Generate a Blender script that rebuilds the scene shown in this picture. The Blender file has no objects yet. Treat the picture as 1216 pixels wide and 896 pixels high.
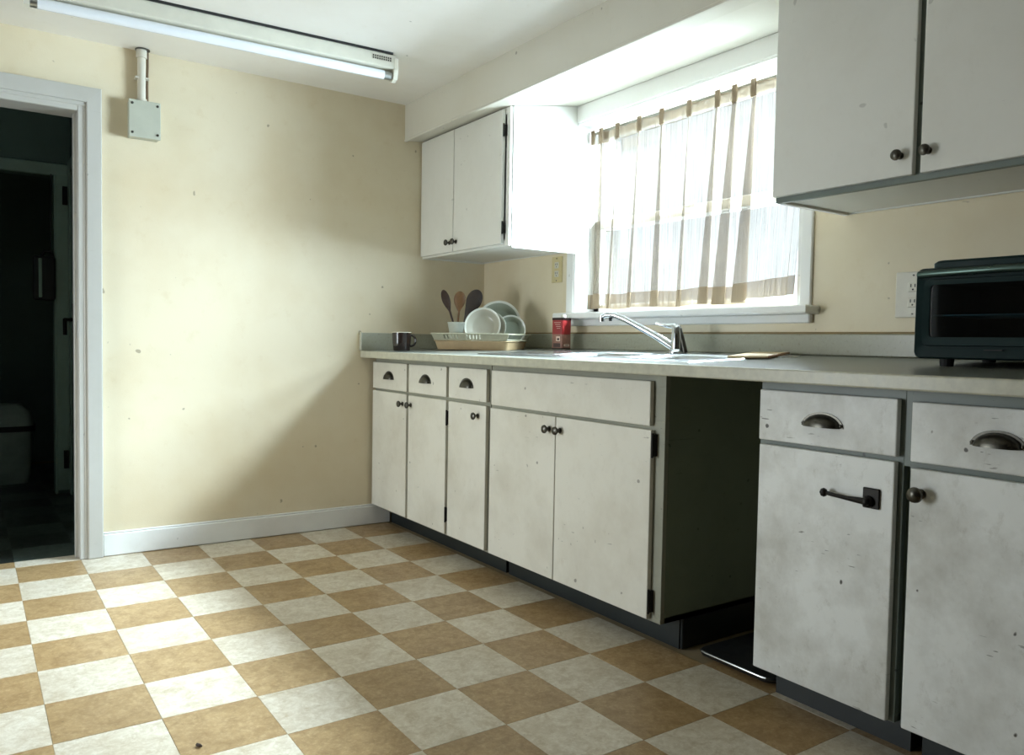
import bpy, bmesh, math, random
from mathutils import Matrix, Vector, Euler
random.seed(7)
PI = math.pi
C = bpy.context.scene.collection
SC = bpy.context.scene

# ------------------------------------------------------------------ camera, sky, sun, exposure
CAM_ROT = Matrix(((0.8252172150, 0.0095800414, -0.5647342480),
                  (-0.5645354583, 0.0454714128, -0.8241553657),
                  (0.0177838216, 0.9989197032, 0.0429320657)))
CAM_LOC = Vector((0.07985435, -3.83925085, 0.96365109))
FPX = 946.97
cam_d = bpy.data.cameras.new('camera'); cam_d.sensor_width = 36.0
cam_d.lens = FPX / 1216 * 36; cam_d.clip_start = 0.02
cam = bpy.data.objects.new('camera', cam_d); C.objects.link(cam)
cam.matrix_world = Matrix.Translation(CAM_LOC) @ CAM_ROT.to_4x4()
SC.camera = cam

SC.view_settings.view_transform = 'Standard'; SC.view_settings.look = 'None'
SC.view_settings.gamma = 1.0; SC.view_settings.use_curve_mapping = False
SC.view_settings.exposure = 0.27
SKY_STRENGTH = 1.62
world = bpy.data.worlds.new('overcast_sky'); SC.world = world; world.use_nodes = True
bg = world.node_tree.nodes['Background']
bg.inputs[0].default_value = (0.84, 0.93, 1.0, 1); bg.inputs[1].default_value = SKY_STRENGTH

sun_d = bpy.data.lights.new('hazy_sun', 'SUN'); sun_d.energy = 3.0; sun_d.angle = math.radians(16)
sun_d.color = (0.90, 0.96, 1.0)
sun = bpy.data.objects.new('hazy_sun', sun_d); C.objects.link(sun)
SUN_DIR = Vector((-1.0, 1.05, -0.95))
sun.rotation_euler = SUN_DIR.to_track_quat('-Z', 'Y').to_euler()

def portal(name, loc, d, sx, sy):                # daylight portals sit in the window and the added door opening
    l = bpy.data.lights.new(name, 'AREA'); l.shape = 'RECTANGLE'; l.size = sx; l.size_y = sy
    l.cycles.is_portal = True
    o = bpy.data.objects.new(name, l); C.objects.link(o); o.location = loc
    o.rotation_euler = Vector(d).to_track_quat('-Z', 'Y').to_euler()
portal('window_daylight', (2.80, -1.44, 1.56), (-1, 0, 0), 1.34, 0.98)
portal('added_door_portal', (-1.64, -0.75, 0.95), (1, 0, 0), 0.9, 1.75)

def day_lamp(name, loc, d, sx, sy, power, col, spread=180):
    l = bpy.data.lights.new(name, 'AREA'); l.shape = 'RECTANGLE'; l.size = sx; l.size_y = sy
    l.energy = power; l.color = col; l.spread = math.radians(spread)
    o = bpy.data.objects.new(name, l); C.objects.link(o); o.location = loc
    o.rotation_euler = Vector(d).to_track_quat('-Z', 'Y').to_euler()
day_lamp('bright_sky_light', (3.30, -1.95, 2.32), (-1.75, 1.35, -1.45), 1.00, 0.45, 385, (0.70, 0.865, 1.0), 120)
day_lamp('high_sky_fill', (3.60, -1.50, 2.72), (-1, 0.05, -0.85), 1.00, 0.45, 260, (0.74, 0.87, 1.0), 100)  # added area lamp outside the window, brightens the left floor
day_lamp('horizon_fill', (3.45, -2.00, 1.50), (-2.0, 1.45, 0.05), 1.00, 0.80, 215, (0.73, 0.88, 1.0), 130)  # added area lamp outside the window, fills the upper back wall
day_lamp('left_fill_light', (-1.46, -0.75, 0.90), (1, -0.30, -0.22), 0.80, 1.20, 20, (0.90, 0.97, 1.0), 130)  # fill lamp inside the added door, lifts cabinet fronts and left floor

# ------------------------------------------------------------------ materials
def srgb(r, g, b):
    f = lambda v: (v / 255 / 12.92) if v / 255 <= 0.04045 else ((v / 255 + 0.055) / 1.055) ** 2.4
    return (f(r), f(g), f(b), 1)

class NT:
    def __init__(s, name):
        s.m = bpy.data.materials.new(name); s.m.use_nodes = True
        s.t = s.m.node_tree; s.p = s.t.nodes['Principled BSDF']; s.out = s.t.nodes['Material Output']
    def n(s, kind, **kw):
        nd = s.t.nodes.new('ShaderNode' + kind)
        for k, v in kw.items():
            if k.startswith('_'): setattr(nd, k[1:], v)
            else: nd.inputs[k.replace('__', ' ')].default_value = v
        return nd
    def l(s, a, ao, b, bi): s.t.links.new(a.outputs[ao], b.inputs[bi])
    def coord(s, scale=(1, 1, 1), rnd=True, kind='Object'):
        tc = s.n('TexCoord'); mp = s.n('Mapping'); mp.inputs['Scale'].default_value = scale
        s.l(tc, kind, mp, 'Vector')
        if rnd:
            oi = s.n('ObjectInfo'); mu = s.n('Math', _operation='MULTIPLY'); mu.inputs[1].default_value = 37.0
            s.l(oi, 'Random', mu, 0)
            cb = s.n('CombineXYZ'); 
            for k in range(3): s.l(mu, 0, cb, k)
            s.l(cb, 0, mp, 'Location')
        return mp
    def noise(s, co, scale, detail=4, rough=0.6):
        n = s.n('TexNoise', Scale=scale, Detail=detail, Roughness=rough); s.l(co, 0, n, 'Vector'); return n
    def ramp(s, src, so, stops):
        r = s.n('ValToRGB'); s.l(src, so, r, 0)
        e = r.color_ramp.elements
        while len(e) < len(stops): e.new(0.5)
        for el, (p, c) in zip(e, stops): el.position = p; el.color = c
        return r
    def mix(s, fac, a, b, mode='MIX'):
        m = s.n('MixRGB', _blend_type=mode)
        for sock, v in ((0, fac), (1, a), (2, b)):
            if isinstance(v, tuple) and len(v) == 2 and not isinstance(v[0], (int, float)): s.l(v[0], v[1], m, sock)
            elif isinstance(v, (int, float)): m.inputs[sock].default_value = v
            else: m.inputs[sock].default_value = v
        return m
    def bump(s, src, so, strength, dist=0.002):
        b = s.n('Bump', Strength=strength, Distance=dist); s.l(src, so, b, 'Height'); s.l(b, 0, s.p, 'Normal')

def V(v): return (v, v, v, 1)
def simple(name, col, rough=0.5, metal=0.0, var=0.12, scale=18.0, bump=0.0, coat=0.0, rv=0.2):
    t = NT(name); co = t.coord(); n = t.noise(co, scale)
    d = tuple(c * (1 - var) for c in col[:3]) + (1,); u = tuple(min(1, c * (1 + var)) for c in col[:3]) + (1,)
    r = t.ramp(n, 0, [(0.3, d), (0.7, u)]); t.l(r, 0, t.p, 'Base Color')
    rr = t.ramp(n, 0, [(0.2, V(max(0.02, rough * (1 - rv)))), (0.8, V(min(1, rough * (1 + rv))))]); t.l(rr, 0, t.p, 'Roughness')
    t.p.inputs['Metallic'].default_value = metal
    if coat: t.p.inputs['Coat Weight'].default_value = coat
    if bump: t.bump(n, 0, bump)
    return t.m

def wall_paint(name, col, dirt, rough=0.55, bump=0.25, amount=0.5):
    t = NT(name); co = t.coord(rnd=False)
    big = t.noise(co, 1.6, 5, 0.6); fine = t.noise(co, 220, 2, 0.5); mid = t.noise(co, 14, 4, 0.65)
    f = t.ramp(big, 0, [(0.42, V(0)), (0.75, V(amount))])
    m1 = t.mix((f, 0), col, dirt)
    f2 = t.ramp(mid, 0, [(0.60, V(0)), (0.74, V(0.22))])
    m2 = t.mix((f2, 0), (m1, 0), dirt)
    sp = t.noise(co, 24, 1, 0.4); f3 = t.ramp(sp, 0, [(0.79, V(0)), (0.815, V(0.6))])
    m3 = t.mix((f3, 0), (m2, 0), tuple(c * 0.35 for c in dirt[:3]) + (1,))
    t.l(m3, 0, t.p, 'Base Color'); t.p.inputs['Roughness'].default_value = rough
    t.bump(fine, 0, bump, 0.0012)
    return t.m

def cab_paint(name, col, dirt, amount=1.0, rough=0.42):
    t = NT(name); co = t.coord()
    big = t.noise(co, 3.2, 6, 0.65); f = t.ramp(big, 0, [(0.45, V(0)), (0.80, V(0.55 * amount))])
    m1 = t.mix((f, 0), col, dirt)
    co2 = t.coord((1, 1, 0.7)); mid = t.noise(co2, 24, 6, 0.75)
    f2 = t.ramp(mid, 0, [(0.57, V(0)), (0.78, V(0.30 * amount))]); m2 = t.mix((f2, 0), (m1, 0), dirt)
    dk = tuple(c * 0.22 for c in dirt[:3]) + (1,)
    co3 = t.coord((1, 5, 30)); sc = t.noise(co3, 4.5, 2, 0.5)      # scratches
    gate = t.noise(co, 7, 2, 0.5)
    th = 0.72 - 0.045 * max(0, amount - 0.5); a = t.ramp(sc, 0, [(th, V(0)), (th + 0.03, V(min(1, 0.55 * amount)))]); g = t.ramp(gate, 0, [(0.55, V(0)), (0.62, V(1))])
    f3 = t.n('Math', _operation='MULTIPLY'); t.l(a, 0, f3, 0); t.l(g, 0, f3, 1)
    m3 = t.mix((f3, 0), (m2, 0), dk)
    sp = t.noise(co, 30, 1, 0.4); f4 = t.ramp(sp, 0, [(0.77, V(0)), (0.80, V(0.8 * amount))])
    m4 = t.mix((f4, 0), (m3, 0), dk)
    t.l(m4, 0, t.p, 'Base Color'); t.p.inputs['Roughness'].default_value = rough
    br = t.noise(t.coord((1, 1, 0.15)), 90, 3, 0.5); t.bump(br, 0, 0.12, 0.001)
    return t.m

def tile_mat(name, col, vein, light):
    t = NT(name); co = t.coord()
    n1 = t.noise(co, 24, 8, 0.78); n1.inputs['Distortion'].default_value = 0.6
    r1 = t.ramp(n1, 0, [(0.38, V(0)), (0.68, V(0.75))]); m1 = t.mix((r1, 0), col, vein)
    n2 = t.noise(co, 80, 6, 0.75); r2 = t.ramp(n2, 0, [(0.48, V(0)), (0.66, V(0.6))]); m2 = t.mix((r2, 0), (m1, 0), light)
    n3 = t.noise(co, 6, 3, 0.6); r3 = t.ramp(n3, 0, [(0.45, V(0)), (0.8, V(0.4))]); m3 = t.mix((r3, 0), (m2, 0), vein)
    n4 = t.noise(co, 70, 2, 0.5); r4 = t.ramp(n4, 0, [(0.74, V(0)), (0.79, V(0.55))])
    m4 = t.mix((r4, 0), (m3, 0), tuple(c * 0.4 for c in vein[:3]) + (1,))
    oi = t.n('ObjectInfo'); rv = t.ramp(oi, 'Random', [(0.0, V(0.90)), (1.0, V(1.0))])
    m5 = t.mix(1.0, (m4, 0), (rv, 0), 'MULTIPLY')
    t.l(m5, 0, t.p, 'Base Color')
    rr = t.ramp(n1, 0, [(0.3, V(0.27)), (0.7, V(0.42))]); t.l(rr, 0, t.p, 'Roughness')
    t.bump(n2, 0, 0.10, 0.001)
    return t.m

M = {}
M['wall'] = wall_paint('cream_wall_paint', srgb(226, 214, 186), srgb(204, 182, 138))
M['rear'] = wall_paint('low_bounce_brown_paint', srgb(112, 104, 92), srgb(90, 80, 66))  # unseen walls kept dark to cut bounced light
M['ceiling'] = wall_paint('ceiling_paint', srgb(238, 235, 228), srgb(220, 212, 196), 0.4, 0.12, 0.4)
M['soffit'] = wall_paint('gloss_soffit_paint', srgb(214, 211, 199), srgb(196, 188, 166), 0.28, 0.10, 0.3)
M['trim'] = cab_paint('white_trim_paint', srgb(232, 232, 228), srgb(180, 174, 156), 0.45, 0.35)
M['casing'] = cab_paint('dull_white_casing_paint', srgb(186, 184, 177), srgb(150, 144, 126), 0.45, 0.35)
M['window_paint'] = cab_paint('white_window_paint', srgb(232, 231, 226), srgb(190, 184, 166), 0.35, 0.3)
M['cab'] = cab_paint('worn_white_cabinet_paint', srgb(222, 219, 208), srgb(160, 148, 122), 0.75)
M['cab_up'] = cab_paint('white_cupboard_paint', srgb(222, 221, 214), srgb(178, 170, 150), 0.35)
M['cab_worn'] = cab_paint('scuffed_white_cabinet_paint', srgb(232, 234, 232), srgb(140, 134, 116), 1.35)
M['frame'] = cab_paint('grey_green_shaded_frame_paint', srgb(152, 152, 137), srgb(100, 100, 88), 0.9)  # grey-green, darkened to carry the worktop overhang's shadow
M['frame_dark'] = cab_paint('dark_grey_green_shaded_frame_paint', srgb(108, 118, 110), srgb(70, 76, 70), 0.9)  # darker copy, shadow on the right-hand units put into the colour
M['toe'] = cab_paint('shaded_toe_kick_paint', srgb(27, 34, 35), srgb(18, 22, 23), 0.8)  # teal shade under the cabinets is put into this colour
M['dark'] = simple('dark_cabinet_interior', srgb(26, 30, 29), 0.8)
M['counter'] = simple('grey_green_laminate', srgb(158, 157, 138), 0.3, 0, 0.05, 90)
M['counter_top'] = simple('dark_grey_laminate', srgb(112, 114, 106), 0.28, 0, 0.02, 40, 0, 0, 0.03)
M['gap_side'] = cab_paint('dull_green_side_paint', srgb(128, 136, 118), srgb(84, 88, 74), 0.6, 0.6)
M['counter_edge'] = simple('worn_counter_edge', srgb(186, 184, 166), 0.35, 0, 0.12, 30)
M['tile_w'] = tile_mat('cream_marbled_vinyl', srgb(220, 211, 192), srgb(172, 152, 118), srgb(236, 230, 216))
M['tile_t'] = tile_mat('tan_marbled_vinyl', srgb(176, 147, 104), srgb(130, 100, 62), srgb(200, 174, 134))
M['tile_hw'] = tile_mat('shaded_hall_vinyl', srgb(74, 84, 76), srgb(50, 58, 52), srgb(86, 96, 88))  # hall tile colours darkened to hold the shade beyond the doorway
M['tile_hd'] = tile_mat('deep_shaded_hall_vinyl', srgb(46, 50, 44), srgb(32, 36, 32), srgb(56, 60, 54))
M['screed'] = simple('tile_bed', srgb(150, 134, 106), 0.8)
M['pewter'] = simple('dark_pewter', srgb(82, 80, 74), 0.32, 1.0, 0.25, 60)
M['iron'] = simple('black_iron', srgb(34, 32, 30), 0.45, 0.7, 0.2, 60)
M['steel'] = simple('brushed_steel', srgb(196, 200, 204), 0.24, 1.0, 0.05, 30)
M['chrome'] = simple('chrome', srgb(210, 214, 218), 0.10, 1.0, 0.03, 20)
M['alu'] = simple('aluminium', srgb(170, 172, 170), 0.35, 1.0, 0.06, 20)
M['rail'] = simple('dull_rail_metal', srgb(128, 126, 116), 0.45, 0.7, 0.08, 20)
M['enamel'] = simple('lamp_enamel', srgb(216, 213, 198), 0.4, 0, 0.06, 12)
M['tube'] = simple('white_glass_tube', srgb(236, 240, 246), 0.15, 0, 0.02, 8)
M['plastic_w'] = simple('ivory_plastic', srgb(208, 203, 188), 0.4, 0, 0.05, 20)
M['plastic_y'] = simple('yellowed_plastic', srgb(206, 190, 142), 0.4, 0, 0.08, 20)
M['box_grey'] = simple('pale_grey_plastic', srgb(180, 182, 167), 0.45, 0, 0.04, 20)
M['black'] = simple('black_rubber', srgb(24, 24, 24), 0.6)
M['oven'] = simple('black_green_enamel', srgb(20, 42, 42), 0.5, 0, 0.08, 10)
M['oven'].node_tree.nodes['Principled BSDF'].inputs['Specular IOR Level'].default_value = 0.18
M['oven_in'] = simple('oven_interior', srgb(22, 26, 28), 0.6)
M['oven_trim'] = simple('oven_grey_metal', srgb(74, 92, 86), 0.3, 0.8, 0.1, 10)
M['mug'] = simple('dark_brown_glaze', srgb(44, 34, 30), 0.18, 0, 0.2, 25, 0, 0.5)
M['mug_in'] = simple('cream_glaze', srgb(206, 198, 178), 0.25)
M['plate'] = simple('white_glaze', srgb(164, 161, 146), 0.16, 0, 0.03, 10, 0, 0.3)
M['cable'] = simple('brown_cable', srgb(112, 90, 66), 0.6)
M['plate_rim'] = simple('white_rim_glaze', srgb(198, 198, 186), 0.2, 0, 0.03, 10)
M['plate_g'] = simple('green_white_glaze', srgb(134, 140, 124), 0.16, 0, 0.03, 10, 0, 0.3)
M['rack'] = simple('cream_coated_rack', srgb(172, 168, 144), 0.4, 0, 0.08, 30)
M['tray'] = simple('tan_plastic', srgb(186, 160, 122), 0.45, 0, 0.10, 16)
M['crock'] = simple('pale_stoneware', srgb(200, 204, 190), 0.35, 0, 0.06, 30)
M['wood_dk'] = simple('dark_stained_wood', srgb(58, 40, 28), 0.5, 0, 0.3, 40)
M['wood_md'] = simple('brown_wood', srgb(118, 84, 50), 0.5, 0, 0.2, 40)
M['wood_bk'] = simple('blackened_wood', srgb(52, 42, 36), 0.6, 0, 0.25, 40)
M['board'] = simple('pale_beech', srgb(206, 182, 140), 0.5, 0, 0.1, 30)
M['board_edge'] = simple('orange_beech_edge', srgb(160, 116, 76), 0.5, 0, 0.15, 30)
M['tin_red'] = simple('red_tin_print', srgb(140, 24, 24), 0.4, 0, 0.12, 30)
M['tin_tan'] = simple('tan_pink_tin_print', srgb(138, 96, 80), 0.35, 0, 0.18, 60)
M['tin_dark'] = simple('dark_tin_rim', srgb(44, 26, 24), 0.35, 0.5)
M['print_pale'] = simple('pale_print', srgb(222, 196, 176), 0.4, 0, 0.05)
M['print_dark'] = simple('dark_print', srgb(64, 38, 32), 0.4, 0, 0.05)
M['hall_wall'] = wall_paint('gloom_tinted_hall_paint', srgb(96, 118, 110), srgb(70, 86, 80))  # the hall's dim green cast is put into this paint
M['hall_trim'] = simple('gloom_tinted_trim', srgb(150, 172, 160), 0.45, 0, 0.06)  # trim dimmed and tinted to hold the hall's gloom
M['hall_door'] = simple('gloom_tinted_door', srgb(128, 150, 140), 0.45, 0, 0.06)  # door colour carries the same gloom tint
M['bin'] = simple('pale_bin_plastic', srgb(150, 164, 156), 0.5)
M['mat'] = simple('black_tray_rubber', srgb(30, 32, 34), 0.5, 0, 0.15, 40)
M['brick'] = simple('pale_outside_render', srgb(200, 198, 190), 0.8)
M['ground'] = simple('outdoor_paving', srgb(150, 148, 140), 0.9)
M['seam'] = simple('old_caulk', srgb(140, 118, 80), 0.7)

def glass_mat(name, tint, fres=0.08, dark=None):
    t = NT(name); t.t.nodes.remove(t.p)
    tr = t.n('BsdfTransparent', Color=tint); gl = t.n('BsdfGlossy', Roughness=0.03)
    lw = t.n('LayerWeight', Blend=0.25); mx = t.n('MixShader')
    mu = t.n('Math', _operation='MULTIPLY_ADD'); mu.inputs[1].default_value = 0.5; mu.inputs[2].default_value = fres * 0.4
    t.l(lw, 'Fresnel', mu, 0); t.l(mu, 0, mx, 0); t.l(tr, 0, mx, 1); t.l(gl, 0, mx, 2); t.l(mx, 0, t.out, 0)
    return t.m
M['glass'] = glass_mat('window_glass', (0.95, 0.97, 0.97, 1))
M['oven_glass'] = glass_mat('smoked_oven_glass', (0.30, 0.40, 0.43, 1), 0.03)

def cloth_mat(name, col, transp, transl):
    t = NT(name); t.t.nodes.remove(t.p)
    co = t.coord((1, 1, 1), False)
    st = t.noise(t.coord((0.01, 1, 0.02), False), 160, 3, 0.6)
    weave = t.noise(co, 500, 2, 0.5)
    cr = t.ramp(st, 0, [(0.3, tuple(c * 0.86 for c in col[:3]) + (1,)), (0.7, col)])
    tr = t.n('BsdfTransparent'); tl = t.n('BsdfTranslucent'); df = t.n('BsdfDiffuse')
    t.l(cr, 0, tl, 'Color'); t.l(cr, 0, df, 'Color')
    m1 = t.n('MixShader'); m1.inputs[0].default_value = transl; t.l(df, 0, m1, 1); t.l(tl, 0, m1, 2)
    f = t.ramp(st, 0, [(0.25, V(max(0, transp - 0.18))), (0.75, V(min(1, transp + 0.12)))])
    m2 = t.n('MixShader'); t.l(f, 0, m2, 0); t.l(m1, 0, m2, 1); t.l(tr, 0, m2, 2); t.l(m2, 0, t.out, 0)
    return t.m
M['sheer'] = cloth_mat('sheer_cream_cotton', (0.27, 0.225, 0.17, 1), 0.53, 0.0)
M['hem'] = cloth_mat('double_cream_hem', (0.27, 0.205, 0.135, 1), 0.18, 0.0)

# ------------------------------------------------------------------ mesh helpers
class MB:
    def __init__(s): s.v = []; s.f = []; s.mi = []; s.k = 0
    def add(s, vs, fs, k=None):
        b = len(s.v); s.v += [tuple(v) for v in vs]
        s.f += [tuple(b + i for i in f) for f in fs]; s.mi += [s.k if k is None else k] * len(fs)
        return s
    def box(s, x0, x1, y0, y1, z0, z1, bev=0.0, M4=None, seg=1):
        bm = bmesh.new(); bmesh.ops.create_cube(bm, size=1.0)
        x0, x1 = sorted((x0, x1)); y0, y1 = sorted((y0, y1)); z0, z1 = sorted((z0, z1))
        for v in bm.verts:
            v.co = ((x0 + x1) / 2 + v.co.x * (x1 - x0), (y0 + y1) / 2 + v.co.y * (y1 - y0), (z0 + z1) / 2 + v.co.z * (z1 - z0))
        if bev > 0:
            bev = min(bev, 0.45 * min(x1 - x0, y1 - y0, z1 - z0))
            bmesh.ops.bevel(bm, geom=bm.edges[:], offset=bev, segments=seg, affect='EDGES', profile=0.5)
        if M4 is not None: bm.transform(M4)
        bm.verts.index_update()
        s.add([v.co[:] for v in bm.verts], [[v.index for v in f.verts] for f in bm.faces]); bm.free(); return s
    def rings(s, rings, close=True, cap0=True, cap1=True):
        n = len(rings[0]); vs = [p for r in rings for p in r]; fs = []
        for i in range(len(rings) - 1):
            for j in range(n if close else n - 1):
                k = (j + 1) % n; fs.append((i * n + j, i * n + k, (i + 1) * n + k, (i + 1) * n + j))
        if cap0: fs.append(tuple(reversed(range(n))))
        if cap1: fs.append(tuple((len(rings) - 1) * n + j for j in range(n)))
        return s.add(vs, fs)
    def lathe(s, prof, n=20, M4=None, cap0=True, cap1=True, sx=1, sy=1):
        M4 = M4 or Matrix()
        rs = [[M4 @ Vector((r * sx * math.cos(2 * PI * j / n), r * sy * math.sin(2 * PI * j / n), z)) for j in range(n)] for r, z in prof]
        return s.rings(rs, True, cap0, cap1)
    def tube(s, pts, r, n=10, closed=False):
        pts = [Vector(p) for p in pts]; m = len(pts); rs = []
        up = None
        for i, p in enumerate(pts):
            a = pts[i - 1] if (i > 0 or closed) else p; b = pts[(i + 1) % m] if (i < m - 1 or closed) else p
            t = (b - a).normalized()
            if up is None: up = Vector((0, 0, 1)) if abs(t.z) < 0.9 else Vector((0, 1, 0))
            u = (up - t * up.dot(t)).normalized(); w = t.cross(u); up = u
            rad = r[i] if isinstance(r, (list, tuple)) else r
            rs.append([p + (u * math.cos(2 * PI * j / n) + w * math.sin(2 * PI * j / n)) * rad for j in range(n)])
        if closed: rs.append(rs[0]); return s.rings(rs, True, False, False)
        return s.rings(rs)
    def grid(s, fn, nu, nv):
        vs = [fn(i / nu, j / nv) for j in range(nv + 1) for i in range(nu + 1)]
        fs = [(j * (nu + 1) + i, j * (nu + 1) + i + 1, (j + 1) * (nu + 1) + i + 1, (j + 1) * (nu + 1) + i) for j in range(nv) for i in range(nu)]
        return s.add(vs, fs)
    def build(s, name, mat, parent=None, label=None, smooth=False, local=False, solid=0.0, mesh_off=None):
        if parent is not None and not local:
            o = ROOT[parent.name]; vs = [(x - o[0], y - o[1], z - o[2]) for x, y, z in s.v]
        else: vs = s.v
        off = mesh_off or (0, 0, 0)
        if mesh_off: vs = [(x - off[0], y - off[1], z - off[2]) for x, y, z in vs]
        me = bpy.data.meshes.new(name); me.from_pydata(vs, [], s.f)
        mats = mat if isinstance(mat, list) else [mat]
        for m in mats: me.materials.append(M[m])
        for p, k in zip(me.polygons, s.mi): p.material_index = min(k, len(mats) - 1); p.use_smooth = smooth
        bm = bmesh.new(); bm.from_mesh(me); bmesh.ops.recalc_face_normals(bm, faces=bm.faces[:]); bm.to_mesh(me); bm.free()
        if smooth:
            try: me.set_sharp_from_angle(angle=math.radians(40))
            except Exception: pass
        o = bpy.data.objects.new(name, me); C.objects.link(o)
        if mesh_off: o.location = off
        if parent is not None:
            o.parent = parent; ROOT[o.name] = ROOT[parent.name]
        else: ROOT[o.name] = off
        if solid:
            md = o.modifiers.new('thickness', 'SOLIDIFY'); md.thickness = solid; md.offset = 0
        if label: o['label'] = label
        return o
ROOT = {}
def thing(name, label, cat, loc, group=None, rotz=0.0, rot=None):
    o = bpy.data.objects.new(name, None); o.empty_display_size = 0.05; C.objects.link(o); o.location = loc
    o.rotation_euler = rot if rot else (0, 0, rotz)
    o['label'] = label; o['category'] = cat
    if group: o['group'] = group
    ROOT[o.name] = tuple(loc); return o
def tag(o, label, cat, group=None):
    o['label'] = label; o['category'] = cat
    if group: o['group'] = group
    return o
def struct(o, label=None):
    o['kind'] = 'structure'
    if label: o['label'] = label
    return o
def sthing(name, label, loc=(0, 0, 0)):
    o = bpy.data.objects.new(name, None); o.empty_display_size = 0.05; C.objects.link(o); o.location = loc
    o['label'] = label; o['kind'] = 'structure'; ROOT[o.name] = tuple(loc); return o
def B(*a, **k): return MB().box(*a, **k)
def ctz(x): return 0.910 + 0.040 * (x - 1.766)          # the old worktop falls slightly to the front

# ------------------------------------------------------------------ setting: floor and tiles
TX, TY, GAP = 0.24, 0.2453, 0.0003
XW, YW = 2.52, 0.02
slab = struct(B(-1.6, 2.62, -5.1, 3.4, -0.06, -0.004).build('floor', 'screed'), 'checkerboard floor of cream and tan vinyl tiles')
def px(x, y, z):
    d = CAM_ROT.transposed() @ (Vector((x, y, z)) - CAM_LOC)
    if d.z > -0.05: return None
    return 608 + FPX * d.x / -d.z, 448 - FPX * d.y / -d.z
def tile_mesh(name, mat, w, h):
    mb = MB().box(GAP, w - GAP, -h + GAP, -GAP, -0.004, 0.0, 0.0005)
    o = mb.build(name, mat); return o
protos = {}
rest = MB(); n_t = 0
def put_tile(x, y, w, h, kind, mats, vis):
    global n_t
    dz = random.uniform(-0.0004, 0.0004)
    if vis and n_t < 300:
        key = (kind, round(w, 3), round(h, 3))
        if key not in protos: o = tile_mesh('tile', mats, w, h); protos[key] = o
        else: o = protos[key].copy(); C.objects.link(o)
        o.location = (x, y, dz); o.parent = slab; n_t += 1
    else:
        rest.k = kind
        rest.box(x + GAP, x + w - GAP, y - h + GAP, y - GAP, -0.004, dz)
for c in range(-6, 11):
    for r in range(-1, 20):
        x, y = c * TX, -r * TY
        if c > 7 and not (9 <= r <= 11): continue
        w, h = TX, TY
        if c == 10: w = XW - x
        if r < 0:
            if not (-2 <= c <= 2): continue
            y, h = 0.10, 0.10                        # cut row on the threshold
        tan = (c + r) % 2; vis = False
        for fx in (0, 0.5, 1):
            for fy in (0, 0.5, 1):
                q = px(x + fx * w, y - fy * h, 0)
                if q and -40 < q[0] < 1256 and 500 < q[1] < 940: vis = True
        if r < 0 and c < 0: vis = False
        put_tile(x, y, w, h, tan, 'tile_t' if tan else 'tile_w', vis)
for c in range(-2, 4):                               # hall floor, its shade put into the tile colours
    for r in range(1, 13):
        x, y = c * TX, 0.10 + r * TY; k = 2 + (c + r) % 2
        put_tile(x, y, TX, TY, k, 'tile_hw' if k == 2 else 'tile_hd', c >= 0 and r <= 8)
rt = rest.build('floor_tiling', ['tile_w', 'tile_t', 'tile_hw', 'tile_hd'], slab); rt['kind'] = 'stuff'

# ------------------------------------------------------------------ setting: shell
CEIL = 2.21
DXL, DXR, DZ = -0.34, 0.511, 1.94            # kitchen doorway, clear width to casing back
w = MB()
w.box(-1.62, DXL, YW, YW + 0.12, -0.05, CEIL + 0.06); w.box(DXR, XW + 0.14, YW, YW + 0.12, -0.05, CEIL + 0.06)
w.box(DXL, DXR, YW, YW + 0.12, DZ, CEIL + 0.06)
struct(w.build('wall_back', 'wall'), 'cream painted back wall with doorway on its left')
WY0, WY1, WZ0, WZ1 = -2.08, -0.805, 1.105, 2.02
WD = 0.14
w = MB()
w.box(XW, XW + WD, WY1, YW, -0.05, CEIL + 0.06); w.box(XW, XW + WD, -5.1, WY0, -0.05, CEIL + 0.06)
w.box(XW, XW + WD, WY0, WY1, -0.05, WZ0); w.box(XW, XW + WD, WY0, WY1, WZ1, CEIL + 0.06)
struct(w.build('wall_right', 'wall'), 'cream window wall behind the long worktop')
w = MB(); a, b, z0, z1 = -1.20, -0.30, 0.0, 1.9
w.box(-1.62, -1.5, -5.1, a, -0.05, CEIL + 0.06); w.box(-1.62, -1.5, b, YW + 0.12, -0.05, CEIL + 0.06)
w.box(-1.62, -1.5, a, b, -0.05, z0); w.box(-1.62, -1.5, a, b, z1, CEIL + 0.06)
struct(w.build('wall_left', 'rear'), 'brown left wall outside the frame with an added glazed door')
struct(B(-1.62, XW + 0.14, -5.1, -5.0, -0.05, CEIL + 0.06).build('wall_front', 'rear'), 'brown wall behind the camera')
struct(B(-1.62, XW + 0.14, -5.1, YW + 0.12, CEIL, CEIL + 0.08).build('ceiling', 'ceiling'), 'off-white painted ceiling')
w2 = sthing('door_4', 'added glazed door for fill light on the left wall outside the frame', (-1.56, -0.75, 0.0))  # made-up door, opening for the fill lamp on the left
f = MB(); f.box(-1.59, -1.50, a, a + 0.05, z0, z1); f.box(-1.59, -1.50, b - 0.05, b, z0, z1)
f.box(-1.59, -1.50, a, b, z0, z0 + 0.05); f.box(-1.59, -1.50, a, b, z1 - 0.05, z1); f.box(-1.58, -1.55, a, b, 0.05, 0.22)
f.build('door_frame', 'window_paint', w2)
B(-1.567, -1.563, a + 0.05, b - 0.05, z0 + 0.05, z1 - 0.05).build('pane', 'glass', w2)

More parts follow.
